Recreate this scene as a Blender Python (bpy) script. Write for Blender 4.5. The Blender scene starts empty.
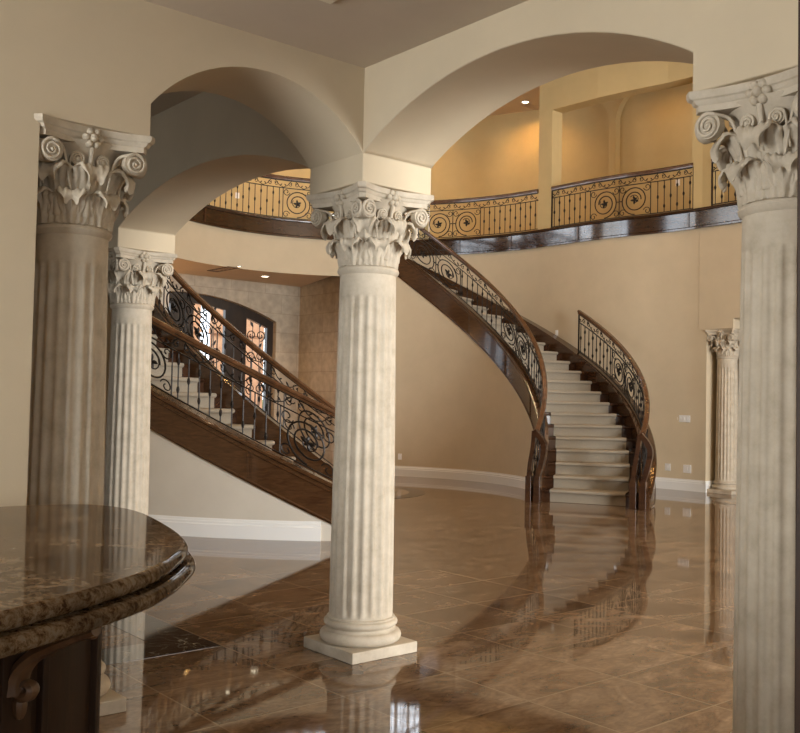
import bpy, bmesh, math, random
from mathutils import Vector, Matrix
from mathutils.geometry import tessellate_polygon
random.seed(7)
R=math.radians; PI=math.pi
sc=bpy.context.scene; COL=sc.collection

# ------------------------------------------------------------------ helpers
class MB:
    def __init__(s): s.v=[]; s.f=[]
    def add(s,vs,fs):
        o=len(s.v); s.v+=[tuple(v) for v in vs]; s.f+=[tuple(i+o for i in f) for f in fs]; return s
    def box(s,x0,x1,y0,y1,z0,z1):
        return s.add([(x,y,z) for z in (z0,z1) for y in (y0,y1) for x in (x0,x1)],
            [(0,2,3,1),(4,5,7,6),(0,1,5,4),(2,6,7,3),(0,4,6,2),(1,3,7,5)])
    def obox(s,c,ax,ay,az,hx,hy,hz):
        c=Vector(c);vs=[]
        for k in (-1,1):
            for j in (-1,1):
                for i in (-1,1): vs.append(c+ax*(hx*i)+ay*(hy*j)+az*(hz*k))
        return s.add(vs,[(0,2,3,1),(4,5,7,6),(0,1,5,4),(2,6,7,3),(0,4,6,2),(1,3,7,5)])
    def tube(s,pts,r,n=5,caps=True,sy=1.0,ref=None):
        pts=[Vector(p) for p in pts]; m=len(pts)
        rs=r if isinstance(r,(list,tuple)) else [r]*m
        vs=[];prev=None
        for i,p in enumerate(pts):
            t=(pts[min(i+1,m-1)]-pts[max(i-1,0)])
            if t.length<1e-9: t=Vector((0,0,1))
            t.normalize()
            if ref is not None: a=Vector(ref)-t*t.dot(Vector(ref))
            elif prev is None: a=Vector((1,0,0)) if abs(t.x)<.8 else Vector((0,1,0)); a=a-t*a.dot(t)
            else: a=prev-t*prev.dot(t)
            if a.length<1e-6: a=t.orthogonal()
            a.normalize(); prev=a; b=t.cross(a)
            for k in range(n):
                q=2*PI*k/n; vs.append(p+a*(math.cos(q)*rs[i]*sy)+b*(math.sin(q)*rs[i]))
        fs=[(i*n+k,i*n+(k+1)%n,(i+1)*n+(k+1)%n,(i+1)*n+k) for i in range(m-1) for k in range(n)]
        if caps: fs+=[tuple(range(n))[::-1],tuple((m-1)*n+k for k in range(n))]
        return s.add(vs,fs)
    def sweep(s,pts,prof,caps=True,zmin=None,closed=False):
        """profile points (lateral to the right of travel, up) carried along a path, always upright"""
        pts=[Vector(p) for p in pts]; m=len(pts); n=len(prof); vs=[]
        for i,p in enumerate(pts):
            a=pts[(i-1)%m] if closed else pts[max(i-1,0)]; b=pts[(i+1)%m] if closed else pts[min(i+1,m-1)]
            t=(b-a); t.z=0; t.normalize(); nr=Vector((t.y,-t.x,0))
            k=1.0
            if 0<i<m-1 or closed:
                d1=(p-a); d1.z=0; d2=(b-p); d2.z=0
                if d1.length>1e-9 and d2.length>1e-9:
                    c=d1.normalized().dot(d2.normalized()); k=1/max(.5,math.sqrt(max(0,(1+c)/2)))
            for (l,u) in prof:
                q=p+nr*(l*k); q.z+=u
                if zmin is not None: q.z=max(q.z,zmin)
                vs.append(q)
        mm=m if closed else m-1
        fs=[(i*n+k,((i+1)%m)*n+k,((i+1)%m)*n+(k+1)%n,i*n+(k+1)%n) for i in range(mm) for k in range(n)]
        if caps and not closed: fs+=[tuple(range(n)),tuple((m-1)*n+k for k in range(n))[::-1]]
        return s.add(vs,fs)
    def lathe(s,prof,n=48,c=(0,0,0)):
        vs=[(c[0]+r*math.cos(2*PI*k/n),c[1]+r*math.sin(2*PI*k/n),c[2]+z) for (r,z) in prof for k in range(n)]
        m=len(prof)
        fs=[(i*n+k,i*n+(k+1)%n,(i+1)*n+(k+1)%n,(i+1)*n+k) for i in range(m-1) for k in range(n)]
        fs+=[tuple(range(n))[::-1],tuple((m-1)*n+k for k in range(n))]
        return s.add(vs,fs)
    def prism(s,poly,z0,z1):
        n=len(poly); tri=tessellate_polygon([[Vector((x,y,0)) for x,y in poly]])
        vs=[(x,y,z0) for x,y in poly]+[(x,y,z1) for x,y in poly]
        fs=[(i,(i+1)%n,(i+1)%n+n,i+n) for i in range(n)]
        fs+=[tuple(t) for t in tri]+[tuple(i+n for i in t)[::-1] for t in tri]
        return s.add(vs,fs)
    def sphere(s,c,rx,ry,rz,n=8,m=6):
        c=Vector(c); vs=[];fs=[]
        for i in range(m+1):
            a=PI*i/m
            for k in range(n):
                q=2*PI*k/n; vs.append((c.x+rx*math.sin(a)*math.cos(q),c.y+ry*math.sin(a)*math.sin(q),c.z+rz*math.cos(a)))
        for i in range(m):
            for k in range(n): fs.append((i*n+k,(i+1)*n+k,(i+1)*n+(k+1)%n,i*n+(k+1)%n))
        return s.add(vs,fs)
    def build(s,name,mat,parent=None,smooth=False,kind=None,bevel=0,local=False,solid=0,ang=35):
        me=bpy.data.meshes.new(name); me.from_pydata(s.v,[],s.f); me.validate()
        bm=bmesh.new(); bm.from_mesh(me)
        bmesh.ops.remove_doubles(bm,verts=bm.verts,dist=1e-5)
        bmesh.ops.recalc_face_normals(bm,faces=bm.faces)
        if solid: bmesh.ops.solidify(bm,geom=bm.faces[:],thickness=solid); bmesh.ops.recalc_face_normals(bm,faces=bm.faces)
        bm.to_mesh(me); bm.free()
        o=bpy.data.objects.new(name,me); COL.objects.link(o)
        if mat: me.materials.append(mat)
        if smooth:
            for p in me.polygons: p.use_smooth=True
            try: me.set_sharp_from_angle(angle=R(ang))
            except Exception: pass
        if bevel:
            b=o.modifiers.new('bevel','BEVEL'); b.width=bevel; b.segments=3; b.limit_method='ANGLE'; b.angle_limit=R(40)
            for p in me.polygons: p.use_smooth=True
            try: me.set_sharp_from_angle(angle=R(40))
            except Exception: pass
            b.harden_normals=True
        if parent is not None:
            o.parent=parent
            if not local:
                w=Vector((0,0,0)); q=parent
                while q: w+=q.location; q=q.parent
                o.location=-w
        if kind: o['kind']=kind
        return o
def tag(o,label,cat,group=None,kind=None):
    o['label']=label; o['category']=cat
    if group: o['group']=group
    if kind: o['kind']=kind
    return o
def empty(name,loc,label,cat,group=None,rz=0):
    o=bpy.data.objects.new(name,None); o.empty_display_size=.1; o.location=loc; o.rotation_euler=(0,0,rz); COL.objects.link(o)
    return tag(o,label,cat,group)
def kids(o): return [c for c in bpy.data.objects if c.parent==o]
def copy_tree(o,parent=None,chld=None):
    if chld is None:
        chld={}
        for c in bpy.data.objects:
            if c.parent: chld.setdefault(c.parent.name,[]).append(c)
    c=o.copy(); COL.objects.link(c); c.parent=parent
    for ch in chld.get(o.name,[]): copy_tree(ch,c,chld)
    return c
def catmull(P,n=8,closed=False):
    P=[Vector(p) for p in P]; m=len(P); out=[]
    for i in range(m if closed else m-1):
        a=P[(i-1)%m] if closed or i>0 else P[0]*2-P[1]; b=P[i]; c=P[(i+1)%m]
        d=P[(i+2)%m] if closed or i+2<m else P[-1]*2-P[-2]
        for k in range(n):
            t=k/n; out.append(.5*((2*b)+(c-a)*t+(2*a-5*b+4*c-d)*t*t+(3*b-a-3*c+d)*t**3))
    if not closed: out.append(P[-1])
    return out

# ------------------------------------------------------------------ materials
def mat(name,col,rough=.6,metal=0,coat=0,spec=None):
    m=bpy.data.materials.new(name); m.use_nodes=True
    b=m.node_tree.nodes['Principled BSDF']
    b.inputs['Base Color'].default_value=(*col,1); b.inputs['Roughness'].default_value=rough; b.inputs['Metallic'].default_value=metal
    if coat: b.inputs['Coat Weight'].default_value=coat; b.inputs['Coat Roughness'].default_value=.05
    if spec is not None: b.inputs['Specular IOR Level'].default_value=spec
    return m
def nd(m,t,**k):
    n=m.node_tree.nodes.new(t)
    for a,v in k.items():
        if a in n.inputs: n.inputs[a].default_value=v
        else: setattr(n,a,v)
    return n
def lk(m,a,ao,b,bi): m.node_tree.links.new(a.outputs[ao],b.inputs[bi])
def coords(m,scale=(1,1,1),loc=(0,0,0)):
    t=nd(m,'ShaderNodeTexCoord'); mp=nd(m,'ShaderNodeMapping'); mp.inputs['Scale'].default_value=scale; mp.inputs['Location'].default_value=loc
    lk(m,t,'Object',mp,'Vector'); return mp
def ramp(m,stops):
    r=nd(m,'ShaderNodeValToRGB'); e=r.color_ramp.elements
    while len(e)<len(stops): e.new(.5)
    for i,(p,c) in enumerate(stops): e[i].position=p; e[i].color=(*c,1)
    return r
def noise_col(m,stops,scale=5,detail=6,stretch=(1,1,1),dist=0,rough=.6):
    b=m.node_tree.nodes['Principled BSDF']; mp=coords(m,stretch)
    n=nd(m,'ShaderNodeTexNoise',Scale=scale,Detail=detail,Distortion=dist); n.inputs['Roughness'].default_value=rough
    lk(m,mp,'Vector',n,'Vector'); r=ramp(m,stops); lk(m,n,'Fac',r,'Fac'); lk(m,r,'Color',b,'Base Color'); return n,mp
def bump(m,src,out,strength=.2,dist=.01):
    b=m.node_tree.nodes['Principled BSDF']; bp=nd(m,'ShaderNodeBump',Strength=strength,Distance=dist)
    lk(m,src,out,bp,'Height'); lk(m,bp,'Normal',b,'Normal')

def paint(name,c,var=.04):
    m=mat(name,c,.75,spec=.25)
    n,_=noise_col(m,[(.3,tuple(x*(1-var) for x in c)),(.7,tuple(min(1,x*(1+var)) for x in c))],scale=2.2,detail=4)
    mp=coords(m); f=nd(m,'ShaderNodeTexNoise',Scale=90.,Detail=3.); lk(m,mp,'Vector',f,'Vector'); bump(m,f,'Fac',.08,.004)
    return m
M_WALL=paint('beige wall paint',(.585,.485,.335))
M_WALL_DAYLIT=paint('daylight tinted wall paint',(.60,.55,.46))  # beige wall with cool daylight mixed into the colour, left stair spandrel
M_WALL_LAMPLIT=paint('lamplight tinted wall paint',(.57,.435,.215))  # beige wall tinted with the warm lamp glow of the upper level
M_CEIL=paint('taupe ceiling paint',(.56,.475,.37))
M_FCEIL=paint('ceiling paint',(.62,.47,.32))
M_TRIM=mat('white satin trim',(.80,.80,.77),.35)
M_PLASTIC=mat('white plastic',(.88,.88,.86),.4)

M_STONE=mat('carved limestone',(.6,.52,.42),.7,spec=.3)
_n,_=noise_col(M_STONE,[(.25,(.41,.345,.25)),(.5,(.52,.445,.335)),(.75,(.60,.525,.41))],scale=11,detail=9,stretch=(1,1,1),rough=.65)
bump(M_STONE,_n,'Fac',.25,.006)

M_FLOOR=mat('polished travertine tile',(.3,.18,.1),.07,spec=.5)
def _floor():
    m=M_FLOOR; b=m.node_tree.nodes['Principled BSDF']
    mp=coords(m,loc=(-.085,.06,0))
    br=nd(m,'ShaderNodeTexBrick'); br.offset=0; br.squash=1
    for k,v in {'Scale':1.,'Mortar Size':.005,'Mortar Smooth':.1,'Bias':0.,'Brick Width':.71,'Row Height':.61}.items(): br.inputs[k].default_value=v
    br.inputs['Color1'].default_value=(0,0,0,1); br.inputs['Color2'].default_value=(1,1,1,1); br.inputs['Mortar'].default_value=(.5,.5,.5,1)
    lk(m,mp,'Vector',br,'Vector')
    # every tile gets its own veining
    sh=nd(m,'ShaderNodeVectorMath',operation='MULTIPLY_ADD'); lk(m,br,'Color',sh,0); sh.inputs[1].default_value=(7.3,5.1,3.); 
    st=nd(m,'ShaderNodeVectorMath',operation='MULTIPLY'); st.inputs[1].default_value=(1.,1.7,1); lk(m,mp,'Vector',st,0)
    lk(m,st,'Vector',sh,2)
    n=nd(m,'ShaderNodeTexNoise',Scale=1.7,Detail=8.,Distortion=1.2); n.inputs['Roughness'].default_value=.62; lk(m,sh,'Vector',n,'Vector')
    r=ramp(m,[(.3,(.088,.050,.024)),(.45,(.175,.107,.057)),(.56,(.245,.160,.092)),(.72,(.36,.25,.158))]); lk(m,n,'Fac',r,'Fac')
    n2=nd(m,'ShaderNodeTexNoise',Scale=9.,Detail=6.,Distortion=2.); lk(m,sh,'Vector',n2,'Vector')
    r2=ramp(m,[(.36,(.76,.74,.72)),(.5,(.95,.95,.95)),(.62,(1.15,1.13,1.1))]); lk(m,n2,'Fac',r2,'Fac')
    mu=nd(m,'ShaderNodeMix',data_type='RGBA',blend_type='MULTIPLY'); mu.inputs['Factor'].default_value=.8
    lk(m,r,'Color',mu,6); lk(m,r2,'Color',mu,7)
    tv=nd(m,'ShaderNodeMapRange'); tv.inputs['To Min'].default_value=.86; tv.inputs['To Max'].default_value=1.12; lk(m,br,'Color',tv,'Value')
    m2=nd(m,'ShaderNodeVectorMath',operation='SCALE'); lk(m,mu,2,m2,0); lk(m,tv,'Result',m2,'Scale')
    m3=nd(m,'ShaderNodeMix',data_type='RGBA'); lk(m,br,'Fac',m3,'Factor'); lk(m,m2,'Vector',m3,6); m3.inputs[7].default_value=(.30,.215,.13,1)
    lk(m,m3,2,b,'Base Color')
    rr=nd(m,'ShaderNodeMapRange'); rr.inputs['To Min'].default_value=.02; rr.inputs['To Max'].default_value=.06; lk(m,n2,'Fac',rr,'Value'); lk(m,rr,'Result',b,'Roughness')
    b.inputs['Coat Weight'].default_value=0.
_floor()
def wood(name,a,b_,rough=.28,stretch=(1,1,8),grain=.06):
    m=mat(name,a,rough,coat=.3); n,_=noise_col(m,[(.3,a),(.7,b_)],scale=6,detail=8,stretch=stretch,dist=.8); grain and bump(m,n,'Fac',grain,.003); return m
M_WALNUT=wood('dark walnut',(.030,.0125,.006),(.075,.032,.014),.22,(1,1,1.5))
M_STRING=wood('stained walnut stringer',(.044,.019,.0075),(.090,.041,.016),.16,(1,1,5))
M_FASCIA=wood('polished fascia walnut',(.026,.011,.005),(.052,.023,.0095),.11,(1,1,5),grain=0)
M_RAIL=wood('handrail walnut',(.075,.032,.013),(.14,.065,.028),.25,(1,1,1.5))
M_CAB=wood('cabinet walnut',(.022,.0098,.0042),(.044,.020,.0085),.55,(6,6,.7))
M_CAB.node_tree.nodes['Principled BSDF'].inputs['Coat Weight'].default_value=0; M_CAB.node_tree.nodes['Principled BSDF'].inputs['Specular IOR Level'].default_value=.25
M_CORBEL=wood('carved cabinet wood',(.085,.040,.016),(.16,.078,.034),.45,(4,4,1))
M_IRON=mat('wrought iron',(.022,.018,.015),.42,.75)
M_CARPET=mat('cream carpet',(.45,.385,.27),.95,spec=.1)
_n,_=noise_col(M_CARPET,[(.3,(.315,.27,.205)),(.7,(.405,.352,.27))],scale=120,detail=3); bump(M_CARPET,_n,'Fac',.6,.01)
M_GRANITE=mat('brown granite',(.2,.14,.08),.06,spec=.06)
def _gran():
    m=M_GRANITE; b=m.node_tree.nodes['Principled BSDF']; mp=coords(m)
    n=nd(m,'ShaderNodeTexNoise',Scale=48.,Detail=9.,Distortion=.3); n.inputs['Roughness'].default_value=.75; lk(m,mp,'Vector',n,'Vector')
    r=ramp(m,[(.28,(.012,.008,.006)),(.40,(.10,.052,.022)),(.50,(.26,.175,.095)),(.60,(.35,.285,.20)),(.68,(.24,.20,.16)),(.78,(.46,.41,.33))]); lk(m,n,'Fac',r,'Fac')
    w=nd(m,'ShaderNodeTexNoise',Scale=3.5,Detail=5.,Distortion=1.5); lk(m,mp,'Vector',w,'Vector')
    r2=ramp(m,[(.36,(.28,.23,.19)),(.64,(.78,.73,.68))]); lk(m,w,'Fac',r2,'Fac')
    mu=nd(m,'ShaderNodeMix',data_type='RGBA',blend_type='MULTIPLY'); mu.inputs['Factor'].default_value=1.; lk(m,r,'Color',mu,6); lk(m,r2,'Color',mu,7)
    lk(m,mu,2,b,'Base Color')
_gran()
M_BMARBLE=mat('black veined marble',(.01,.01,.01),.06,coat=.5)
def _bm():
    m=M_BMARBLE; b=m.node_tree.nodes['Principled BSDF']; mp=coords(m)
    n=nd(m,'ShaderNodeTexNoise',Scale=3.2,Detail=6.,Distortion=1.8); lk(m,mp,'Vector',n,'Vector')
    r=ramp(m,[(.0,(.008,.009,.009)),(.485,(.012,.013,.012)),(.5,(.30,.27,.2)),(.515,(.012,.013,.012)),(1.,(.01,.01,.01))]); lk(m,n,'Fac',r,'Fac'); lk(m,r,'Color',b,'Base Color')
_bm()
M_INLAY=mat('brown inlay marble',(.022,.013,.008),.12,spec=.2)
M_INLAY2=mat('cream inlay marble',(.42,.30,.19),.12,spec=.25)
M_BLOCK=mat('limestone block cladding',(.5,.4,.28),.7)
def _blk():
    m=M_BLOCK; b=m.node_tree.nodes['Principled BSDF']
    t=nd(m,'ShaderNodeTexCoord'); sx=nd(m,'ShaderNodeSeparateXYZ'); lk(m,t,'Object',sx,0)
    ad=nd(m,'ShaderNodeMath',operation='ADD'); lk(m,sx,'X',ad,0); lk(m,sx,'Y',ad,1)
    cx=nd(m,'ShaderNodeCombineXYZ'); lk(m,ad,0,cx,'X'); lk(m,sx,'Z',cx,'Y')
    br=nd(m,'ShaderNodeTexBrick'); br.offset=.5
    for k,v in {'Scale':1.,'Mortar Size':.006,'Brick Width':.85,'Row Height':.42,'Mortar Smooth':.3}.items(): br.inputs[k].default_value=v
    br.inputs['Color1'].default_value=(.43,.35,.25,1); br.inputs['Color2'].default_value=(.50,.42,.31,1); br.inputs['Mortar'].default_value=(.34,.27,.19,1)
    lk(m,cx,'Vector',br,'Vector'); n=nd(m,'ShaderNodeTexNoise',Scale=7.,Detail=7.); lk(m,t,'Object',n,'Vector')
    r=ramp(m,[(.3,(.8,.8,.8)),(.7,(1.1,1.1,1.1))]); lk(m,n,'Fac',r,'Fac')
    mu=nd(m,'ShaderNodeMix',data_type='RGBA',blend_type='MULTIPLY'); mu.inputs['Factor'].default_value=1.; lk(m,br,'Color',mu,6); lk(m,r,'Color',mu,7); lk(m,mu,2,b,'Base Color')
_blk()
M_DOOR=wood('dark door wood',(.012,.008,.006),(.03,.018,.011),.35,(1,1,.4))
M_PORCH=mat('terracotta porch stone',(.55,.33,.21),.8)
noise_col(M_PORCH,[(.3,(.42,.24,.15)),(.7,(.62,.40,.27))],scale=4,detail=6)
M_HEDGE=mat('hedge leaves',(.05,.12,.04),.8); noise_col(M_HEDGE,[(.35,(.02,.06,.015)),(.65,(.12,.22,.07))],scale=18,detail=5)
M_GLASS=bpy.data.materials.new('clear glass'); M_GLASS.use_nodes=True
_t=M_GLASS.node_tree; _t.nodes.clear(); _o=_t.nodes.new('ShaderNodeOutputMaterial'); _x=_t.nodes.new('ShaderNodeMixShader')
_a=_t.nodes.new('ShaderNodeBsdfTransparent'); _g=_t.nodes.new('ShaderNodeBsdfGlossy'); _g.inputs['Roughness'].default_value=.02; _x.inputs[0].default_value=.07
_t.links.new(_a.outputs[0],_x.inputs[1]); _t.links.new(_g.outputs[0],_x.inputs[2]); _t.links.new(_x.outputs[0],_o.inputs[0])
def emis(name,c,s):
    m=bpy.data.materials.new(name); m.use_nodes=True; b=m.node_tree.nodes['Principled BSDF']
    b.inputs['Base Color'].default_value=(*c,1); b.inputs['Emission Color'].default_value=(*c,1); b.inputs['Emission Strength'].default_value=s; return m
M_LAMP=emis('lit lamp lens',(1,.86,.62),9.)
M_BRONZE=mat('bronze grille',(.16,.10,.06),.5,.3)

# ------------------------------------------------------------------ plan constants (metres)
B=.266; H=2.754; SPR=2.92
MY=3.375; LX=-1.835; RY=-2.682; FX,FY=11.68,4.56
OR=Vector((6.044,8.238,0)); OL=Vector((5.606,7.84,0)); OM=Vector((5.83,8.05,0))
RISE=.194; DTH=4.536; TH_R=-62.2; TH_L=-122.37; NTOP=26
ZFL=NTOP*RISE; ZFT=5.08; ZFB=4.72; ZC2=8.45
RMID=3.37; RB=7.35
def pol(c,r,deg,z=0): return Vector((c.x+r*math.cos(R(deg)),c.y+r*math.sin(R(deg)),z))

YS=-15.
# ------------------------------------------------------------------ floor
f=MB().box(-7,16.5,YS-.2,13.2,-.15,0).build('floor',M_FLOOR,kind='structure')
# round medallion, flush inlay rings
med=empty('floor_medallion',(OM.x,OM.y,0),'round inlaid marble medallion in the polished floor at the centre of the rotunda','floor inlay'); med['kind']='structure'
for i,(r0,r1,m_) in enumerate([(1.12,1.38,M_INLAY),(.93,1.12,M_INLAY2),(.78,.93,M_INLAY),(.3,.78,M_INLAY2),(.0,.3,M_INLAY)]):
    b=MB(); N=72; vs=[];fs=[]
    for z in (.0008,.003):
        for r in (max(r0,.001),r1):
            for k in range(N): vs.append((r*math.cos(2*PI*k/N),r*math.sin(2*PI*k/N),z))
    for k in range(N):
        j=(k+1)%N
        fs+=[(2*N+k,3*N+k,3*N+j,2*N+j),(k,j,N+j,N+k),(N+k,N+j,3*N+j,3*N+k),(k,2*N+k,2*N+j,j)]
    b.add(vs,fs).build('inlay_ring',m_,med,local=True)
# black marble border set in the passage floor
x1,y0=-.63,.555; w=.32
b=MB(); z0,z1=.0006,.0014
x0=-2.3+.35; yt=2.35
b.box(x0,x1,y0,y0+w,z0,z1); b.box(x1-w,x1,y0+w,yt,z0,z1); b.box(x0,x0+w,y0+w,yt,z0,z1); b.box(x0+w,x1-w,yt-w,yt,z0,z1)
tag(b.build('floor_border',M_BMARBLE,kind='structure'),'black veined marble border set in the floor of the passage behind the arch','floor inlay')

# ------------------------------------------------------------------ walls with arches
def arch_pts(a0,a1,rise,mix,n=28):
    c=(a0+a1)/2; h=(a1-a0)/2; Rr=(h*h+rise*rise)/(2*rise); out=[]
    for i in range(n+1):
        ph=PI*(1-i/n); u=h*math.cos(ph)
        seg=math.sqrt(max(0,Rr*Rr-u*u))-(Rr-rise); el=rise*math.sin(ph)
        out.append((c+u,SPR+seg*(1-mix)+el*mix))
    return out
def arch_wall(b,axis,t0,t1,a0,a1,rise,mix,ztop):
    """wall above an arched opening; runs along x (axis 0) or y (axis 1), thickness t0..t1"""
    A=arch_pts(a0,a1,rise,mix); n=len(A)
    P=(lambda s,t,z:(s,t,z)) if axis==0 else (lambda s,t,z:(t,s,z))
    vs=[P(s,t,z) for t in (t0,t1) for (s,z) in A]+[P(s,t,ztop) for t in (t0,t1) for (s,z) in A]
    fs=[]
    for i in range(n-1):
        fs+=[(i,i+1,2*n+i+1,2*n+i),(n+i,n+i+1,3*n+i+1,3*n+i),(i,i+1,n+i+1,n+i),(2*n+i,2*n+i+1,3*n+i+1,3*n+i)]
    b.add(vs,fs)
def wall_poly(b,axis,t0,t1,outline):
    """one continuous wall: outline polygon in (s,z) extruded t0..t1"""
    n=len(outline)
    P=(lambda s,t,z:(s,t,z)) if axis==0 else (lambda s,t,z:(t,s,z))
    vs=[P(s,t0,z) for s,z in outline]+[P(s,t1,z) for s,z in outline]
    fs=[(i,(i+1)%n,(i+1)%n+n,i+n) for i in range(n)]+[tuple(range(n)),tuple(range(n,2*n))[::-1]]
    b.add(vs,fs)
KT=3.8
# near wall (left arch), along x
o=[(-6.6,0),(-2.097,0),(-2.097,H),(LX+B,H)]+arch_pts(LX+B,-B,.318,.0)+[(-B,KT),(-6.6,KT)]
b=MB(); wall_poly(b,0,-B,B,o); b.build('wall_left',M_WALL,kind='structure',bevel=.022)
# arcade wall between this room and the rotunda, along y
A2=arch_pts(RY+B,-B,.310,.05); A3=arch_pts(B,MY-B,.287,.08)
YS=-15.
o=[(YS,0),(RY-B-.02,0),(RY-B-.02,H),(RY+B,H)]+A2+[(-B,H),(B,H)]+A3+[(MY-B,H),(MY+B,H),(MY+B,0),(13.1,0),(13.1,5),(YS,5)]
b=MB(); wall_poly(b,1,-B,B,o); b.build('wall_arcade',M_WALL,kind='structure',bevel=.022)
UPWIN=(9.5,12.2,5.7,7.9)
# rest of the near room and passage shell
b=MB().box(-6.7,-B,-7.9,-B,3.414,3.5); b.build('ceiling',M_CEIL,kind='structure')
b=MB().box(-6.7,-B,B,13.1,3.74,3.82); b.build('ceiling_passage',M_CEIL,kind='structure')
def wall_holes(name,axis,t0,t1,a0,a1,z0,z1,holes,m=M_WALL):
    xs=sorted({a0,a1}|{h[0] for h in holes}|{h[1] for h in holes}); zs=sorted({z0,z1}|{h[2] for h in holes}|{h[3] for h in holes})
    b=MB()
    for i in range(len(xs)-1):
        for j in range(len(zs)-1):
            cx,cz=(xs[i]+xs[i+1])/2,(zs[j]+zs[j+1])/2
            if any(h[0]<cx<h[1] and h[2]<cz<h[3] for h in holes): continue
            if axis==0: b.box(xs[i],xs[i+1],t0,t1,zs[j],zs[j+1])
            else: b.box(t0,t1,xs[i],xs[i+1],zs[j],zs[j+1])
    return b.build(name,m,kind='structure')
_wn=[0]
def window(axis,t,a0,a1,z0,z1,nx,nz,power,col,face,mtl=None,size=None):
    _wn[0]+=1
    b=MB(); w=.05; P=(lambda s0,s1,q0,q1:b.box(s0,s1,t-.04,t+.04,q0,q1)) if axis==0 else (lambda s0,s1,q0,q1:b.box(t-.04,t+.04,s0,s1,q0,q1))
    P(a0,a0+w,z0,z1); P(a1-w,a1,z0,z1); P(a0+w,a1-w,z0,z0+w); P(a0+w,a1-w,z1-w,z1)
    for i in range(1,nx): x=a0+(a1-a0)*i/nx; P(x-.015,x+.015,z0+w,z1-w)
    for i in range(1,nz): z=z0+(z1-z0)*i/nz; P(a0+w,a1-w,z-.015,z+.015)
    o=b.build('window_%d'%_wn[0],mtl or M_TRIM,kind='structure')
    L=bpy.data.lights.new('daylight','AREA'); L.shape='RECTANGLE'; L.size=a1-a0; L.size_y=z1-z0; L.energy=power; L.color=col
    lo=bpy.data.objects.new('daylight',L); COL.objects.link(lo)
    off=.25*face
    lo.location=((a0+a1)/2,t-off,(z0+z1)/2) if axis==0 else (t-off,(a0+a1)/2,(z0+z1)/2)
    d=Vector((0,face,0)) if axis==0 else Vector((face,0,0))
    lo.rotation_euler=d.to_track_quat('-Z','Y').to_euler()
    return o
DAY=(.97,.98,1.0); COOL=(.94,.97,1.0)
wall_holes('wall_kitchen_west',1,-6.8,-6.6,-8,13.1,0,3.9,[(-2.9,-.7,.8,2.9),(3,6,.8,2.9)])
window(1,-6.7,-2.9,-.7,.8,2.9,3,2,290,COOL,1)
window(1,-6.7,3,6,.8,2.9,3,2,6,DAY,1)  # unseen window added to bring light into the passage
wall_holes('wall_kitchen_south',0,-8.1,-7.9,-6.8,-.2,0,3.6,[(-5,-1.5,.9,2.9)])
wall_holes('wall_south',0,YS-.1,YS+.1,-.3,16.5,0,ZC2,[(1.0,4.4,.3,5.4),(5.2,8.2,.3,5.4),(9.0,10.8,.3,5.4)])
window(0,-8,-5,-1.5,.9,2.9,4,2,18,DAY,1)
for a,c,pw in ((1.0,4.4,2550),(5.2,8.2,1150),(9.0,10.8,520)): window(0,YS,a,c,.3,5.4,3,4,pw,COOL,1)

wall_holes('wall_arcade_upper',1,-B,B,YS,15.4,5,ZC2,[UPWIN])
window(1,0,*UPWIN,3,3,120,(.82,.90,1.),1)

# rotunda east wall (plan curve), below the balcony
EW=[Vector((11.43,4.82,0)),Vector((11.428,5.2,0)),Vector((11.36,5.8,0)),Vector((11.22,6.5,0)),Vector((11.13,7.3,0))]+[pol(OR,5.05,a) for a in (1,6,11,16,21,26,31,36,41,46,51)]
EWc=catmull(EW,5)
b=MB(); b.sweep(EWc,[(0,0),(0,ZFB),(.2,ZFB),(.2,0)]); b.build('wall_right',M_WALL,smooth=True,kind='structure')
# wall beyond the far column: header above the capital, flat opening, then solid
H2=H*1.045
b=MB(); wall_poly(b,1,11.43,11.93,[(5.0,H2),(5.0,ZFB),(YS,ZFB),(YS,0),(1.2,0),(1.2,SPR+.13),(FY-B,SPR+.13),(FY-B,H2)]); b.build('wall_east',M_WALL,kind='structure',bevel=.02)
b=MB().box(11.44,11.93,4.822,5.0,0,H2); b.build('wall_jamb',M_WALL,kind='structure')
wall_holes('wall_side_room',1,16.3,16.5,YS,13,0,ZC2,[])
# foyer under the balcony
YB=13.03
def door_hole():
    pts=[]
    return pts
DX0,DX1,DC,DZ0,DZ1=3.36,7.65,5.505,3.17,3.64
def door_arch(x):
    h=(DX1-DX0)/2; rise=DZ1-DZ0; Rr=(h*h+rise*rise)/(2*rise); u=x-DC; return DZ0+math.sqrt(Rr*Rr-u*u)-(Rr-rise)
N=20; top=[(DX0+(DX1-DX0)*i/N,door_arch(DX0+(DX1-DX0)*i/N)) for i in range(N+1)]
b=MB(); wall_poly(b,0,YB,YB+.35,[(B,0),(DX0,0)]+top+[(DX1,0),(12,0),(12,ZFB),(B,ZFB)]); b.build('wall_foyer_back',M_BLOCK,kind='structure')
# shallow arched surround moulding round the entrance
b=MB(); s=.10
b.box(DX1,DX1+s,YB-.03,YB,0,DZ0); b.box(DX0-s,DX0,YB-.03,YB,0,DZ0)
vs=[];fs=[]
for i in range(N+1):
    x=DX0-s+(DX1-DX0+2*s)*i/N; xi,zi=top[i]; zo=door_arch(min(max(x,DX0),DX1))+s
    vs+=[(xi,YB-.03,zi),(x,YB-.03,zo),(xi,YB,zi),(x,YB,zo)]
for i in range(N): a=4*i; c=a+4; fs+=[(a,c,c+1,a+1),(a,a+2,c+2,c),(a+1,c+1,c+3,a+3)]
b.add(vs,fs); b.build('trim_1',M_BLOCK,kind='structure')
b=MB().box(8.27,8.5,11.42,YB,0,ZFB); b.build('wall_foyer_right',M_BLOCK,kind='structure')
b=MB().box(3.0,3.2,12.15,YB,0,ZFB); b.build('wall_foyer_left',M_BLOCK,kind='structure')
ZFC=4.0
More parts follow.
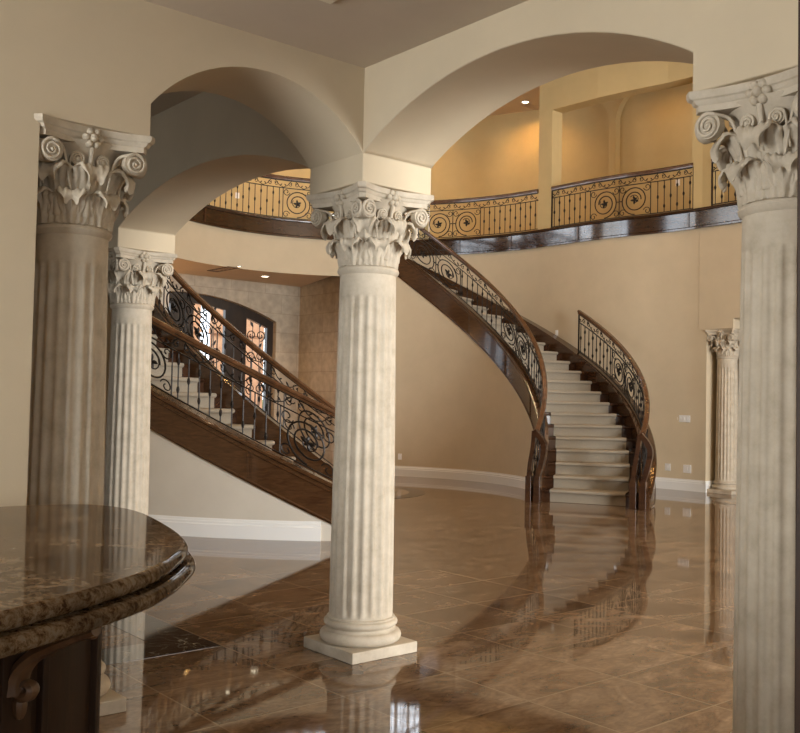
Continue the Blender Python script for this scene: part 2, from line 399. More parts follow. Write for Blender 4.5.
arc=[pol(OM,RMID+.008,a) for a in range(124,55,-3)]
poly=[(p.x,p.y) for p in arc]+[(8.3,YB+.02),(3.0,YB+.02)]
b=MB().prism(poly,ZFC,ZFC+.08); b.build('ceiling_foyer',M_FCEIL,kind='structure')
b=MB().sweep([pol(OM,RMID,a) for a in range(128,51,-3)],[(0,ZFC-.004),(0,ZFB),(-.2,ZFB),(-.2,ZFC+.02)]); b.build('wall_header',M_WALL,smooth=True,kind='structure')

# ------------------------------------------------------------------ balcony slab and its walnut fascia
mid=[pol(OM,RMID,a) for a in range(127,52,-3)]
east=[Vector((11.40,YS,0)),Vector((11.40,0,0)),Vector((11.40,3.2,0))]+EWc
west_arc=[pol(OL,5.25,a) for a in (131,136,141,146,151,156,161,166,171,176)]
front=[(p.x,p.y) for p in east]+[(p.x,p.y) for p in mid[::-1]]+[(p.x,p.y) for p in west_arc]
back=[(.28,8.0),(.28,15.4),(14.4,15.4),(14.4,YS)]
b=MB().prism(front+back,ZFB+.01,ZFL); b.build('floor_balcony',M_WALL,kind='structure')
fprof=[(-.042,ZFB-.004),(-.042,ZFB+.03),(-.03,ZFB+.045),(-.03,ZFT-.055),(-.055,ZFT-.045),(-.06,ZFT-.02),(-.05,ZFT),(-.002,ZFT),(-.002,ZFB-.004)]
def fascia(pts,label,joints):
    r=empty('balcony_fascia',pts[len(pts)//2]+Vector((0,0,ZFB)),label,'fascia')
    MB().sweep(pts,fprof).build('board',M_FASCIA,r,smooth=True)
    for (i,) in joints:
        p=pts[i]; t=(pts[i+1]-pts[i-1]).normalized(); n=Vector((-t.y,t.x,0))
        MB().obox(p+n*.034+Vector((0,0,(ZFB+ZFT)/2-.01)),t,n,Vector((0,0,1)),.02,.012,.13).build('joint_strip',M_WALNUT,r)
    return r
epath=[Vector((11.40,1.0,0)),Vector((11.40,3.2,0)),Vector((11.42,4.2,0))]+EWc
fascia(epath,'curved dark walnut fascia board under the right-hand balcony railing',[(8,),(24,),(38,),(52,)])
fascia(mid[::-1],'curved dark walnut fascia board under the balcony above the foyer',[(8,),(17,)])
# ------------------------------------------------------------------ upper level
def cpt(y): # x of the east wall line at given y
    for p,q in zip(EWc[:-1],EWc[1:]):
        if p.y<=y<=q.y: t=(y-p.y)/(q.y-p.y+1e-9); return p.x+(q.x-p.x)*t
    return 11.40
def east_run(y0,y1,n=6): return [Vector((cpt(y0+(y1-y0)*i/n)+.02,y0+(y1-y0)*i/n,0)) for i in range(n+1)]
for i,(y0,y1) in enumerate(((8.215,8.56),(4.73,5.165),(1.3,1.7))):
    b=MB().sweep(east_run(y0,y1,2),[(0,ZFT-.04),(0,7.53),(.32,7.53),(.32,ZFT-.04)]); b.build('wall_pillar_%d'%(i+1),M_WALL_LAMPLIT,kind='structure')
b=MB().sweep(east_run(1.3,8.56,10),[(0,7.53),(0,ZC2),(.32,ZC2),(.32,7.53)]); b.build('wall_upper_lintel',M_WALL_LAMPLIT,kind='structure')
# upper back wall: curved, with tall windows
WIN=[(37.9,45.0),(53.0,60.3),(79.5,87.0),(98,105),(118.5,127.5),(130.5,139.5)]
WZ0,WZ1=5.35,7.6
def curved_wall(name,a0,a1,wins):
    b=MB(); ed=sorted({a0,a1}|{x for w in wins for x in w}); 
    for i in range(len(ed)-1):
        c=(ed[i]+ed[i+1])/2; n=max(2,int((ed[i+1]-ed[i])/3)); pts=[pol(OR,RB,ed[i]+(ed[i+1]-ed[i])*k/n) for k in range(n+1)]
        if any(w[0]<c<w[1] for w in wins):
            b.sweep(pts,[(0,ZFL-.02),(0,WZ0),(.2,WZ0),(.2,ZFL-.02)]); b.sweep(pts,[(0,WZ1),(0,ZC2),(.2,ZC2),(.2,WZ1)])
        else: b.sweep(pts,[(0,ZFL-.02),(0,ZC2),(.2,ZC2),(.2,ZFL-.02)])
    return b.build(name,M_WALL_LAMPLIT,kind='structure',smooth=True)
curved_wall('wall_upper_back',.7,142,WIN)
for a0,a1 in WIN:
    _wn[0]+=1; b=MB(); n=6
    pts=[pol(OR,RB+.08,a0+(a1-a0)*k/n) for k in range(n+1)]
    for zz_ in (WZ0,WZ0+.72,WZ0+1.45,WZ1-.05): b.sweep(pts,[(-.03,zz_),(-.03,zz_+.05),(.03,zz_+.05),(.03,zz_)])
    for k in range(0,n+1,2): p=pts[k]; b.box(p.x-.025,p.x+.025,p.y-.025,p.y+.025,WZ0+.05,WZ1-.05)
    b.build('window_%d'%_wn[0],M_TRIM,kind='structure')
    L=bpy.data.lights.new('daylight','AREA'); L.shape='RECTANGLE'; L.size=(pts[0]-pts[-1]).length; L.size_y=WZ1-WZ0; L.energy=100 if a0>110 else 40; L.color=(.82,.90,1.)
    lo=bpy.data.objects.new('daylight',L); COL.objects.link(lo); c=pol(OR,RB+.3,(a0+a1)/2,(WZ0+WZ1)/2); lo.location=c
    d=OR-c; d.z=0; lo.rotation_euler=d.to_track_quat('-Z','Y').to_euler()
# corner pilaster and the straight back wall of the side gallery, with two shallow flared arches
px,py=RB*math.cos(R(.7))+OR.x,RB*math.sin(R(.7))+OR.y
b=MB().box(px,px+.2,YS,py,ZFL-.02,ZC2); b.build('wall_upper_side',M_WALL_LAMPLIT,kind='structure')
b=MB(); w=.09; dp=.16
b.box(px-dp,px+.02,py-w,py+w,ZFL-.02,7.75)
n=10; vs=[]; fs=[]
for sgn in (-1,1):
    o_=len(vs)
    for i in range(n+1):
        a=PI/2*i/n; yy=py+sgn*(w+.85*(1-math.cos(a))); zz_=7.75+.68*math.sin(a)
        vs+=[(px-dp,yy,zz_),(px+.02,yy,zz_),(px-dp,yy,ZC2),(px+.02,yy,ZC2)]
    for i in range(n): q=o_+4*i; r_=q+4; fs+=[(q,r_,r_+1,q+1),(q,q+2,r_+2,r_),(q+1,r_+1,r_+3,q+3)]
b.add(vs,fs); b.box(px-dp,px+.02,py-w,py+w,7.75,ZC2); b.build('wall_pilaster',M_WALL_LAMPLIT,kind='structure')
b=MB().box(B-.5,16.5,YS-.2,16.5,ZC2,ZC2+.15); b.build('ceiling_rotunda',M_FCEIL,kind='structure')
b=MB().box(B-.3,16.5,15.4,15.6,ZFB,ZC2); b.build('wall_upper_front',M_WALL_LAMPLIT,kind='structure')
b=MB().box(-6.8,.3,13.0,13.2,0,ZC2); b.build('wall_north',M_WALL,kind='structure')

# ------------------------------------------------------------------ staircases
def hx(c,th0,sgn,r,n,z=0): 
    p=pol(c,r,th0+sgn*(n-1)*DTH); p.z=n*RISE+z; return p
def fr(a,b,n): return [a+(b-a)*i/n for i in range(n+1)]
def staircase(c,th0,sgn,label,sb,st,outer_face):
    root=empty('staircase',pol(c,4.1,th0),label,'staircase','curved staircases')
    H_=lambda r,n,z=0:hx(c,th0,sgn,r,n,z)
    # stringers: closed boards with a bead along the top edge
    for (ri,ro,inner) in ((3.22,3.36,True),(4.80,5.02,False) if sgn>0 else (5.06,5.27,False)):
        rc=(ri+ro)/2; w=(ro-ri)/2
        path=[H_(rc,n) for n in fr(.35 if sgn>0 else .9,NTOP+.6,90)]
        MB().sweep(path,[(-w,sb),(-w,st),(w,st),(w,sb)],zmin=0.0).build('stringer',M_STRING,root,smooth=True)
        face=ri if inner else ro
        b=MB(); p2=[H_(face,n) for n in fr(.5 if sgn>0 else .95,NTOP+.5,90)]
        for zc in (st-.03,st-.095): b.tube([p+Vector((0,0,zc)) for p in p2],.024 if zc==st-.03 else .012,6)
        b.tube([Vector((p.x,p.y,max(.012,p.z+sb+.025))) for p in p2],.014,6)
        for n in (4.2,8.2,12.2,16.2,20.2,24.2):
            for d in (-.05,.05):
                q=H_(face,n+d); b.tube([q+Vector((0,0,sb+.03)),q+Vector((0,0,st-.09))],.010,4)
        b.build('stringer_moulding',M_STRING,root,smooth=True)
    # wooden steps
    for n in range(1,NTOP+1):
        b=MB(); k=4; a0,a1=n,n+1.08; vs=[];fs=[]
        z1=n*RISE-.012; z0=max(0.,(n-1)*RISE-.06)
        if n==NTOP: a1=n+.5
        vs=[]
        for z in (z0,z1):
            for r in (3.30,4.85 if sgn>0 else 5.1):
                for i in range(k+1): p=H_(r,a0+(a1-a0)*i/k); vs.append((p.x,p.y,z))
        q=k+1
        for i in range(k): fs+=[(i,i+1,q+i+1,q+i),(2*q+i,2*q+i+1,3*q+i+1,3*q+i),(i,i+1,2*q+i+1,2*q+i),(q+i,q+i+1,3*q+i+1,3*q+i)]
        fs+=[(0,q,3*q,2*q),(k,q+k,3*q+k,2*q+k)]
        b.add(vs,fs)
        # nosing of the bare wood at either side of the runner
        for (r0,r1) in ((3.36,3.48),(4.65,4.80)):
            b.tube([H_(r0,n-.03,-.03),H_((r0+r1)/2,n-.03,-.03),H_(r1,n-.03,-.03)],.02,6)
        b.build('step',M_WALNUT,root)
    # carpet runner: one continuous strip folded over every nosing
    prof=[]
    for n in range(1,NTOP+1):
        zb=(n-1)*RISE
        prof+=[(n-.025,zb+.006 if n>1 else .004),(n-.025,zb+RISE-.060)]
        for a in fr(-90,90,5): prof.append((n-.045-.11*math.cos(R(a)),zb+RISE-.026+.030*math.sin(R(a))))
        prof+=[(n+.3,zb+RISE+.004),(n+.96,zb+RISE+.004)]
    b=MB(); vs=[];fs=[]; rr=fr(3.49,4.637,6); m=len(prof)
    for r in rr:
        for (n,z) in prof: p=H_(r,n); vs.append((p.x,p.y,z))
    for j in range(len(rr)-1):
        for i in range(m-1): fs.append((j*m+i,j*m+i+1,(j+1)*m+i+1,(j+1)*m+i))
    b.add(vs,fs).build('carpet_runner',M_CARPET,root,smooth=True,ang=60)
    # plaster walls that close the space under the flight
    for (ri,ro) in ((3.24,3.34),(4.88,5.0) if sgn>0 else (5.13,5.25)):
        n0=-sb/RISE+.1; vs=[];fs=[]; k=60; b=MB()
        for n in fr(n0,NTOP+.6,k):
            for r in (ri,ro):
                p=H_(r,n); vs+=[(p.x,p.y,0),(p.x,p.y,max(.02,p.z+sb+.06))]
        for i in range(k): a=4*i; e=a+4; fs+=[(a,e,e+1,a+1),(a+2,a+3,e+3,e+2),(a+1,e+1,e+3,a+3)]
        fs+=[(0,1,3,2),(4*k,4*k+2,4*k+3,4*k+1)]
        b.add(vs,fs).build('spandrel_wall',M_WALL_DAYLIT if sgn<0 else M_WALL,root,smooth=True)
    return root
staircase(OR,TH_R,1,'right-hand curved staircase with cream carpet runner and open treads facing the camera','stair' and -.36,.16,False)
staircase(OL,TH_L,-1,'left-hand curved staircase seen from its outer side between the two left columns',-.22,.21,True)

# ------------------------------------------------------------------ baseboards
BP=[(0,0),(-.028,0),(-.028,.14),(-.02,.15),(-.02,.17),(-.010,.18),(-.006,.205),(0,.205)]
BPi=[(-x,z) for x,z in BP]
b=MB().sweep([hx(OR,TH_R,1,3.235,n)*1 for n in []] or [Vector((p.x,p.y,0)) for p in [hx(OR,TH_R,1,3.24,n) for n in fr(2.6,26,60)]],BP); b.build('baseboard_rotunda',M_TRIM,smooth=True,kind='structure')
b=MB().sweep([Vector((p.x,p.y,0)) for p in [hx(OL,TH_L,-1,5.25,n) for n in fr(2.32,22,60)]],BP); b.build('baseboard_left',M_TRIM,smooth=True,kind='structure')
b=MB().sweep(EWc[:40],BP); b.build('baseboard_right',M_TRIM,smooth=True,kind='structure')
b=MB().box(11.40,11.7,4.795,4.82,0,.2); b.build('baseboard_return',M_TRIM,kind='structure')

# ------------------------------------------------------------------ wrought iron railings
def leaf_pts(b,P,s,t,ang,ln,wd):
    """small almond-shaped iron leaf lying in the railing surface"""
    d=(math.cos(ang),math.sin(ang)); e=(-d[1],d[0]); pts=[];rs=[]
    for i in range(6):
        q=i/5; pts.append(P(s+d[0]*ln*q,t+d[1]*ln*q)); rs.append(max(.002,wd*math.sin(PI*min(.97,q*.85+.1))))
    b.tube(pts,rs,5)
def spiral(s,t,r0,r1,a0,turns,n):
    return [(s+(r0+(r1-r0)*i/n)*math.cos(a0+2*PI*turns*i/n),t+(r0+(r1-r0)*i/n)*math.sin(a0+2*PI*turns*i/n)) for i in range(n+1)]
def curve2(b,P,pts,r): b.tube([P(s,t) for s,t in pts],r,5)
def railing(name,label,P3,L,scrolls,top=.86,lat=0,post0=False,post1=False,newel=None,cat='railing',spacing=.13):
    """P3(s)->Vector baseline; s in metres along plan; t straight up"""
    root=empty(name,P3(L/2),label,cat,'stair railings' if name[0]=='s' else 'balcony railings')
    P=lambda s,t:P3(s)+Vector((0,0,t))
    S=fr(0,L,max(8,int(L/.12)))
    hw=.042; hp=[(-hw*.7,top-.075),(-hw*.75,top-.05),(-hw,top-.04),(-hw,top-.02),(-hw*.6,top),(hw*.6,top),(hw,top-.02),(hw,top-.04),(hw*.75,top-.05),(hw*.7,top-.075)]
    MB().sweep([P3(s) for s in S],hp).build('handrail',M_RAIL,root,smooth=True)
    tf=top-.235
    for nm,t in (('bottom_bar',.03),('frieze_bar',tf),('top_bar',top-.085)):
        MB().sweep([P3(s) for s in S],[(-.012,t-.007),(-.012,t+.007),(.012,t+.007),(.012,t-.007)]).build(nm,M_IRON,root)
    inscroll=lambda s:any(a-.03<s<c+.03 for a,c in scrolls)
    # pickets with knuckles, alternately one in the middle and one at each end
    meshes=[]
    for kind in (0,1):
        b=MB(); h=tf-.03; b.tube([(0,0,.03),(0,0,.03+h)],.0085,5)
        for q in ((.5,) if kind==0 else (.2,.8)):
            zc=.03+h*q; b.lathe([(.004,-.045),(.014,-.03),(.021,0),(.014,.03),(.004,.045)],6,(0,0,zc))
        meshes.append(b.build('baluster',M_IRON,root,local=True))
    used=[False,False]; n=int(L/spacing)
    for i in range(n+1):
        s=L*(i+.5)/(n+1)
        if inscroll(s): continue
        k=i%2
        if not used[k]: o=meshes[k]; used[k]=True
        else: o=meshes[k].copy(); COL.objects.link(o); o.parent=root
        o.location=P3(s)-root.location
    for k in (0,1):
        if not used[k]: bpy.data.objects.remove(meshes[k])
    # spiral panels
    for a,c in scrolls:
        m=max(1,round((c-a)/.6))
        for j in range(m):
            s0=a+(c-a)*j/m; s1=a+(c-a)*(j+1)/m; sm=(s0+s1)/2; h=tf-.03; tm=.03+h/2; rr=min((s1-s0),h)/2-.02; fl=1 if j%2==0 else -1
            b=MB()
            sp=spiral(0,0,rr,rr*.46,-PI/2,1.75,44); sp=[(sm+fl*x,tm+y) for x,y in sp]; curve2(b,P,sp,.0115)
            curve2(b,P,[(s0,.03),(s0,tf)],.009)
            if j==m-1: curve2(b,P,[(s1,.03),(s1,tf)],.009)
            for (cs,ct,a0,tr) in ((s0+.07,.10,.2,1),(s1-.07,.10,2.9,-1),(s0+.07,tf-.075,-.2,-1),(s1-.07,tf-.075,-2.9,1)):
                curve2(b,P,spiral(cs,ct,.075,.02,a0,1.15*tr,16),.008)
            if j<m-1:
                for q in fr(0,1,3): leaf_pts(b,P,s1,tm,q*2*PI*.75,.07,.012)
            pn=b.build('scroll_panel',M_IRON,root,smooth=True)
            b=MB()
            for an in (.4,1.7,3.1,4.4,5.5): leaf_pts(b,P,sm,tm,an*fl,.085 if an<5 else .06,.022)
            curve2(b,P,spiral(sm,tm,.11,.02,PI*.8,.9*fl,12),.008)
            o=b.build('leaf',M_IRON,pn,smooth=True); o.location=(0,0,0)
    # frieze: running vine between the two top bars
    nf=max(1,int(L/.42))
    for i in range(nf):
        a=L*i/nf; c=L*(i+1)/nf; sm=(a+c)/2; b=MB(); t0,t1=tf+.012,top-.092; w=c-a; tm=(t0+t1)/2
        curve2(b,P,[(a,t0),(a+w*.2,t0+.04),(a+w*.4,t1)],.007); curve2(b,P,[(c,t0),(c-w*.2,t0+.04),(c-w*.4,t1)],.007)
        for sg in (-1,1):
            curve2(b,P,spiral(sm+sg*w*.14,tm,.05,.012,PI/2 if sg>0 else PI/2,-.95*sg,12),.006)
            leaf_pts(b,P,sm+sg*w*.14,tm,PI/2+sg*.6,.045,.014); leaf_pts(b,P,sm+sg*w*.36,tm-.03,PI/2-sg*.8,.05,.012)
        b.build('frieze_vine',M_IRON,root,smooth=True)
    for fl,s in ((post0,0.0),(post1,L)):
        if fl: 
            b=MB(); b.tube([P(s,-.02),P(s,top-.07)],.016,6); b.build('end_post',M_IRON,root)
    if newel: newel(root)
    return root
def path_rail(pts):
    d=[0]
    for p,q in zip(pts[:-1],pts[1:]): d.append(d[-1]+math.hypot(q.x-p.x,q.y-p.y))
    L=d[-1]
    def f(s):
        if s<=0: t=(pts[1]-pts[0]).normalized(); return pts[0]+t*s
        if s>=L: t=(pts[-1]-pts[-2]).normalized(); return pts[-1]+t*(s-L)
        for i in range(len(d)-1):
            if d[i]<=s<=d[i+1]: u=(s-d[i])/(d[i+1]-d[i]+1e-12); return pts[i].lerp(pts[i+1],u)
    return f,L
def up(pts,z): return [Vector((p.x,p.y,z)) for p in pts]
# balcony sections along the right-hand side; s runs from the far end (by the stair) towards the camera side
def ysec(y0,y1): return [p for p in EWc if y0<p.y<y1]
secA=[p for p in EWc if p.y>8.5][::-1]; 
fA,LA=path_rail(up(secA,ZFT))
railing('balcony_railing','curved iron balcony railing left of the upper pillar, ending behind the middle capital',fA,LA,[(LA-2.72,LA-1.42)],post0=True)
def lineE(y0,y1,n=16): return [Vector((cpt(y0+(y1-y0)*i/n)+.03,y0+(y1-y0)*i/n,ZFT)) for i in range(n+1)]
fB,LB=path_rail(lineE(8.20,5.14))
railing('balcony_railing','iron balcony railing with two big scrolls between the two upper pillars',fB,LB,[(LB*.31,LB*.31+1.28)],post0=True,post1=True)
fC,LC=path_rail(lineE(4.74,1.75))
railing('balcony_railing','iron balcony railing glimpsed between the right upper pillar and the near right capital',fC,LC,[(1.2,2.4)],post0=True,post1=True)
fM,LM=path_rail(up([pol(OM,RMID+.04,a) for a in fr(126,54,36)],ZFT))
railing('balcony_railing','curved iron balcony railing above the foyer, seen through the left arch',fM,LM,[(LM*.70,LM*.70+1.2)],post0=True,post1=True)

# stair railings
def newel_fn(c,th0,sgn,rj,posts):
    def fn(root):
        a=th0+sgn*((.2 if sgn>0 else 1.05)-1)*DTH; er=pol(Vector((0,0,0)),1,a); et=Vector((-er.y,er.x,0)); Z=Vector((0,0,1))
        base=Vector((c.x,c.y,0))
        for (r0,r1) in posts:
            MB().obox(base+er*((r0+r1)/2)+Z*.2,er,et,Z,(r1-r0)/2,.065,.2).build('newel_post',M_WALNUT,root,bevel=.006)
        (a0,a1),(b0,b1)=posts; ac=(a0+a1)/2; bc=(b0+b1)/2
        def board(pp,w,name):
            pts=catmull([base+er*r+Z*z for r,z in pp],8); vs=[];fs=[]; m=len(pts)
            for i,p in enumerate(pts):
                t=(pts[min(i+1,m-1)]-pts[max(i-1,0)]).normalized(); n=t.cross(et).normalized()
                for x,y in ((-w,-.05),(w,-.05),(w,.05),(-w,.05)): vs.append(p+n*x+et*y)
            for i in range(m-1):
                for k in range(4): fs.append((4*i+k,4*i+(k+1)%4,4*i+4+(k+1)%4,4*i+4+k))
            fs+=[(0,1,2,3),(4*m-4,4*m-3,4*m-2,4*m-1)]
            MB().add(vs,fs).build(name,M_WALNUT,root,smooth=True)
        board([(ac,.39),(ac+.02,.6),(ac+.06,.85),(rj,1.09)],.03,'newel_upright')
        board([(bc,.39),(bc+.06,.6),(bc+.10,.82),(bc+.06,.95),(rj,1.09)],.036,'newel_upright')
        b=MB(); mc=(ac+bc)/2+.02; Q=lambda s,t:base+er*(mc+s)+Z*t
        curve2(b,Q,[(0,.02),(0,1.0)],.010)
        for t in (.2,.45,.68): curve2(b,Q,spiral(0,t,.045,.01,-PI/2,1.3,14),.008); leaf_pts(b,Q,0,t+.05,PI/2,.08,.018)
        b.build('newel_scroll',M_IRON,root,smooth=True)
    return fn
def stair_rail(c,th0,sgn,r,n0,n1,top_above,zb,scr_n,label,posts,post1=False):
    pts=[hx(c,th0,sgn,r,n,zb) for n in fr(n0,n1,int((n1-n0)*4))]
    f_,L=path_rail(pts); k=r*R(DTH)
    railing('stair_railing',label,f_,L,[((a-n0)*k,(c_-n0)*k) for a,c_ in scr_n],top=top_above-zb,post1=post1,newel=newel_fn(c,th0,sgn,r,posts))
stair_rail(OR,TH_R,1,3.29,.6,26.3,.9957,.17,[(9.4,13.1),(17.3,21.7)],'long inner iron railing of the right staircase, sweeping up behind the middle capital',((3.17,3.26),(3.30,3.40)))
stair_rail(OR,TH_R,1,4.89,.6,12.05,.9957,.17,[(6.3,9.1)],'short outer iron railing of the right staircase, ending against the wall',((4.75,4.85),(4.89,4.99)),post1=True)
stair_rail(OL,TH_L,-1,3.35,1.3,26.3,.9957,.22,[(1.5,4.6),(8.6,12.2),(18.2,23.2)],'inner iron railing of the left staircase, in front of the entrance doors',((3.40,3.30),(3.26,3.17)))
stair_rail(OL,TH_L,-1,5.20,1.5,12.05,.9957,.22,[(2.0,3.45),(6.5,9.1)],'outer iron railing of the left staircase, nearest to the camera',((5.25,5.15),(5.11,5.01)),post1=True)

# ------------------------------------------------------------------ columns
def make_column():
    root=empty('column',(0,0,0),'','column')
    MB().box(-.245,.245,-.245,.245,0,.065).build('plinth',M_STONE,root,local=True,bevel=.006)
    pr=[(.20,.065)]
    for a in fr(-90,90,8): pr.append((.212+.034*math.cos(R(a)),.065+.034+.034*math.sin(R(a))))
    pr+=[(.214,.135),(.203,.142),(.199,.150),(.203,.158)]
    for a in fr(-90,90,6): pr.append((.203+.020*math.cos(R(a)),.178+.020*math.sin(R(a))))
    pr+=[(.205,.20),(.205,.208),(.196,.214)]
    MB().lathe(pr,64).build('base',M_STONE,root,local=True,smooth=True)
    # fluted shaft with entasis
    NF=20; K=8; z0,z1=.205,2.30; rad=lambda z:.1925-.0225*((z-z0)/(z1-z0))**1.5
    zs=[z0,.222,.228,.24,.26,.29]+fr(.4,1.95,8)+[2.06,2.09,2.11,2.122,2.13,2.2,2.272]
    vs=[];n=NF*K
    for z in zs:
        if z<=.222 or z>=2.13: d=0
        elif z<.29: q=(z-.222)/.068; d=math.sqrt(max(0,1-(1-q)**2))
        elif z>2.06: q=(2.13-z)/.07; d=math.sqrt(max(0,1-(1-q)**2))
        else: d=1
        r=rad(z)
        for k in range(n):
            j=k%K; prof=[0,0,.62,.95,1.05,.95,.62,0][j] if True else 0
            prof=[0,.0,.62,.95,1.05,.95,.62,.0][j]
            a=2*PI*(k)/n; rr=r-.0115*d*prof; vs.append((rr*math.cos(a),rr*math.sin(a),z))
    m=len(zs); fs=[(i*n+k,i*n+(k+1)%n,(i+1)*n+(k+1)%n,(i+1)*n+k) for i in range(m-1) for k in range(n)]
    b=MB(); b.add(vs,fs); b.build('shaft',M_STONE,root,local=True,smooth=True,ang=50)
    # capital
    zt=H; bell=lambda z:.163+.012*max(0,(z-2.30)/.3)+.055*max(0,(z-2.52)/.16)**2
    pr=[(.170,2.255),(.184,2.268),(.189,2.282),(.184,2.296),(.170,2.302),(.163,2.31)]+[(bell(z),z) for z in fr(2.32,2.69,10)]
    cap=MB().lathe(pr,48).build('capital',M_STONE,root,local=True,smooth=True)
    b=MB()
    def outline(k):
        pts=[]
        for f_ in range(4):
            for i in range(13):
                y=-.262+.524*i/12; x=.232+.062*(y/.262)**2; a=f_*PI/2
                x*=k; y*=k; pts.append((x*math.cos(a)-y*math.sin(a),x*math.sin(a)+y*math.cos(a)))
        return pts
    tiers=[(.90,-.082),(.90,-.056),(.93,-.050),(.95,-.036),(.985,-.030),(1.0,-.018),(1.0,0.0)]
    rings=[outline(k) for k,_ in tiers]; n=len(rings[0]); vs=[(x,y,zt+z) for rg,(k,z) in zip(rings,tiers) for x,y in rg]
    fs=[(i*n+k,i*n+(k+1)%n,(i+1)*n+(k+1)%n,(i+1)*n+k) for i in range(len(tiers)-1) for k in range(n)]
    for off in (0,(len(tiers)-1)*n):
        c_=len(vs); vs.append((0,0,zt+(tiers[0][1] if off==0 else 0))); fs+=[(c_,off+k,off+(k+1)%n) for k in range(n)]
    b.add(vs,fs).build('abacus',M_STONE,cap,local=True,smooth=True,ang=30)
    def leaf(zb,hh,wd,out,name):
        b=MB(); nu,nv=18,24; vs=[];fs=[];bk=[]
        # centre line in (r,z): climbs the bell, bows out, then curls over and down
        ctr=[(bell(zb)+.012,zb),(bell(zb+.3*hh)+.016,zb+.3*hh),(bell(zb+.6*hh)+.022,zb+.62*hh),(bell(zb)+.03+out*.35,zb+.86*hh),(bell(zb)+.02+out*.72,zb+hh),(bell(zb)+.02+out,zb+.97*hh),(bell(zb)+.02+out*1.08,zb+.83*hh),(bell(zb)+.02+out*.92,zb+.76*hh)]
        cl=catmull([Vector((r_,0,z_)) for r_,z_ in ctr],6); mm=len(cl)
        for i in range(nv+1):
            v=i/nv; p=cl[min(mm-1,int(v*(mm-1)))]
            q=cl[min(mm-1,int(v*(mm-1))+1)]-cl[max(0,int(v*(mm-1))-1)]; q.normalize(); nrm=Vector((q.z,0,-q.x))
            w=wd*(.86+.16*math.sin(PI*min(1,v*1.2)))*(1 if v<.62 else max(.34,1-(v-.62)*1.75))
            w*=1+.09*math.sin(v*PI*9)
            for j in range(nu+1):
                u=-1+2*j/nu
                rib=.013*math.exp(-(u/.14)**2); vein=.0075*math.cos((abs(u)*2.3-v*2.2)*PI*2.0)*(1-abs(u)*.25)*min(1,abs(u)*4)
                fd=1 if v<.62 else max(0,1-(v-.62)/.25); rib*=fd; vein*=fd; back=-(.020 if v<.7 else .012)*abs(u)**2.2
                pp=p+nrm*(rib+vein+back); vs.append((pp.x,u*w,pp.z-.018*u*u*min(1,max(0,(v-.45)/.2)))); bk.append((pp.x-nrm.x*.011,u*w*.97,pp.z-nrm.z*.011-.018*u*u*min(1,max(0,(v-.45)/.2))))
        NV=len(vs); vs+=bk
        for i in range(nv):
            for j in range(nu):
                a=i*(nu+1)+j; q=(a,a+1,a+nu+2,a+nu+1); fs+=[q,tuple(NV+k for k in q[::-1])]
            for a in (i*(nu+1),i*(nu+1)+nu): fs.append((a,a+nu+1,NV+a+nu+1,NV+a))
        for j in range(nu):
            for a in (j,nv*(nu+1)+j): fs.append((a,a+1,NV+a+1,NV+a))
        return b.add(vs,fs).build(name,M_STONE,cap,local=True,smooth=True,ang=70)
    def ring(o,angs):
        o.rotation_euler=(0,0,angs[0])
        for a in angs[1:]:
            c=o.copy(); COL.objects.link(c); c.parent=cap; c.rotation_euler=(0,0,a)
    ring(leaf(2.302,.145,.074,.050,'acanthus_leaf'),[k*PI/4+PI/8 for k in range(8)])
    ring(leaf(2.34,.225,.080,.078,'acanthus_leaf'),[k*PI/4 for k in range(8)])
    # corner volutes (a mirrored pair to each corner) and small inner scrolls
    for sg in (1,-1):
        for (cy,cx,cz,r0,y0,x0,zs_,nm,rt,depth) in ((.200,.256,H-.142,.050,.085,.19,H-.30,'volute',.0068,1.05),(.060,.205,H-.150,.030,.105,.185,H-.27,'inner_scroll',.0052,1.05)):
            pts=[];rs=[]
            s_=sg; din=1 if nm=='volute' else -1
            start=Vector((x0,y0*s_,zs_)); topp=Vector((cx,(cy)*s_,cz+r0))
            mid_=Vector((x0+.012,(y0+.35*(cy-y0))*s_,cz+.2*r0)); 
            for p in catmull([start,mid_,Vector((cx-.004,(cy-.55*r0*din)*s_,cz+.80*r0)),topp],6): pts.append(p); rs.append(rt*(.75+.6*min(1,len(pts)/12)))
            for i in range(1,30):
                q=i/29; a=PI/2-din*s_*2*PI*1.9*q; r_=r0*(1-.80*q); pts.append(Vector((cx+.004*q,cy*s_+r_*math.cos(a),cz+r_*math.sin(a)))); rs.append(rt*(1.3-.55*q))
            b=MB(); b.tube(pts,rs,7,sy=depth,ref=(1,0,0)); b.sphere((cx+.002,cy*s_,cz),.010,.010,.010)
            dd=[(r0+.002)*math.cos(2*PI*k/20) for k in range(20)]; ee=[(r0+.002)*math.sin(2*PI*k/20) for k in range(20)]
            vs=[(cx+x_,cy*s_+dd[k],cz+ee[k]) for x_ in (-.040,-.002) for k in range(20)]
            b.add(vs,[tuple(range(20)),tuple(range(20,40))[::-1]]+[(k,(k+1)%20,20+(k+1)%20,20+k) for k in range(20)])
            ring(b.build(nm,M_STONE,cap,local=True,smooth=True,ang=60),[k*PI/2 for k in range(4)])
    b=MB(); b.sphere((.236,0,H-.048),.026,.022,.022)
    for k in range(6): a=k*PI/3; b.sphere((.226,.033*math.cos(a),H-.048+.033*math.sin(a)),.024,.020,.020)
    b.tube([(.20,0,H-.27),(.205,0,H-.18),(.222,0,H-.09)],[.012,.010,.014],6)
    ring(b.build('fleuron',M_STONE,cap,local=True,smooth=True,ang=60),[k*PI/2 for k in range(4)])
    return root
col0=make_column(); cmap={}
for ob in bpy.data.objects:
    if ob.parent: cmap.setdefault(ob.parent.name,[]).append(ob)
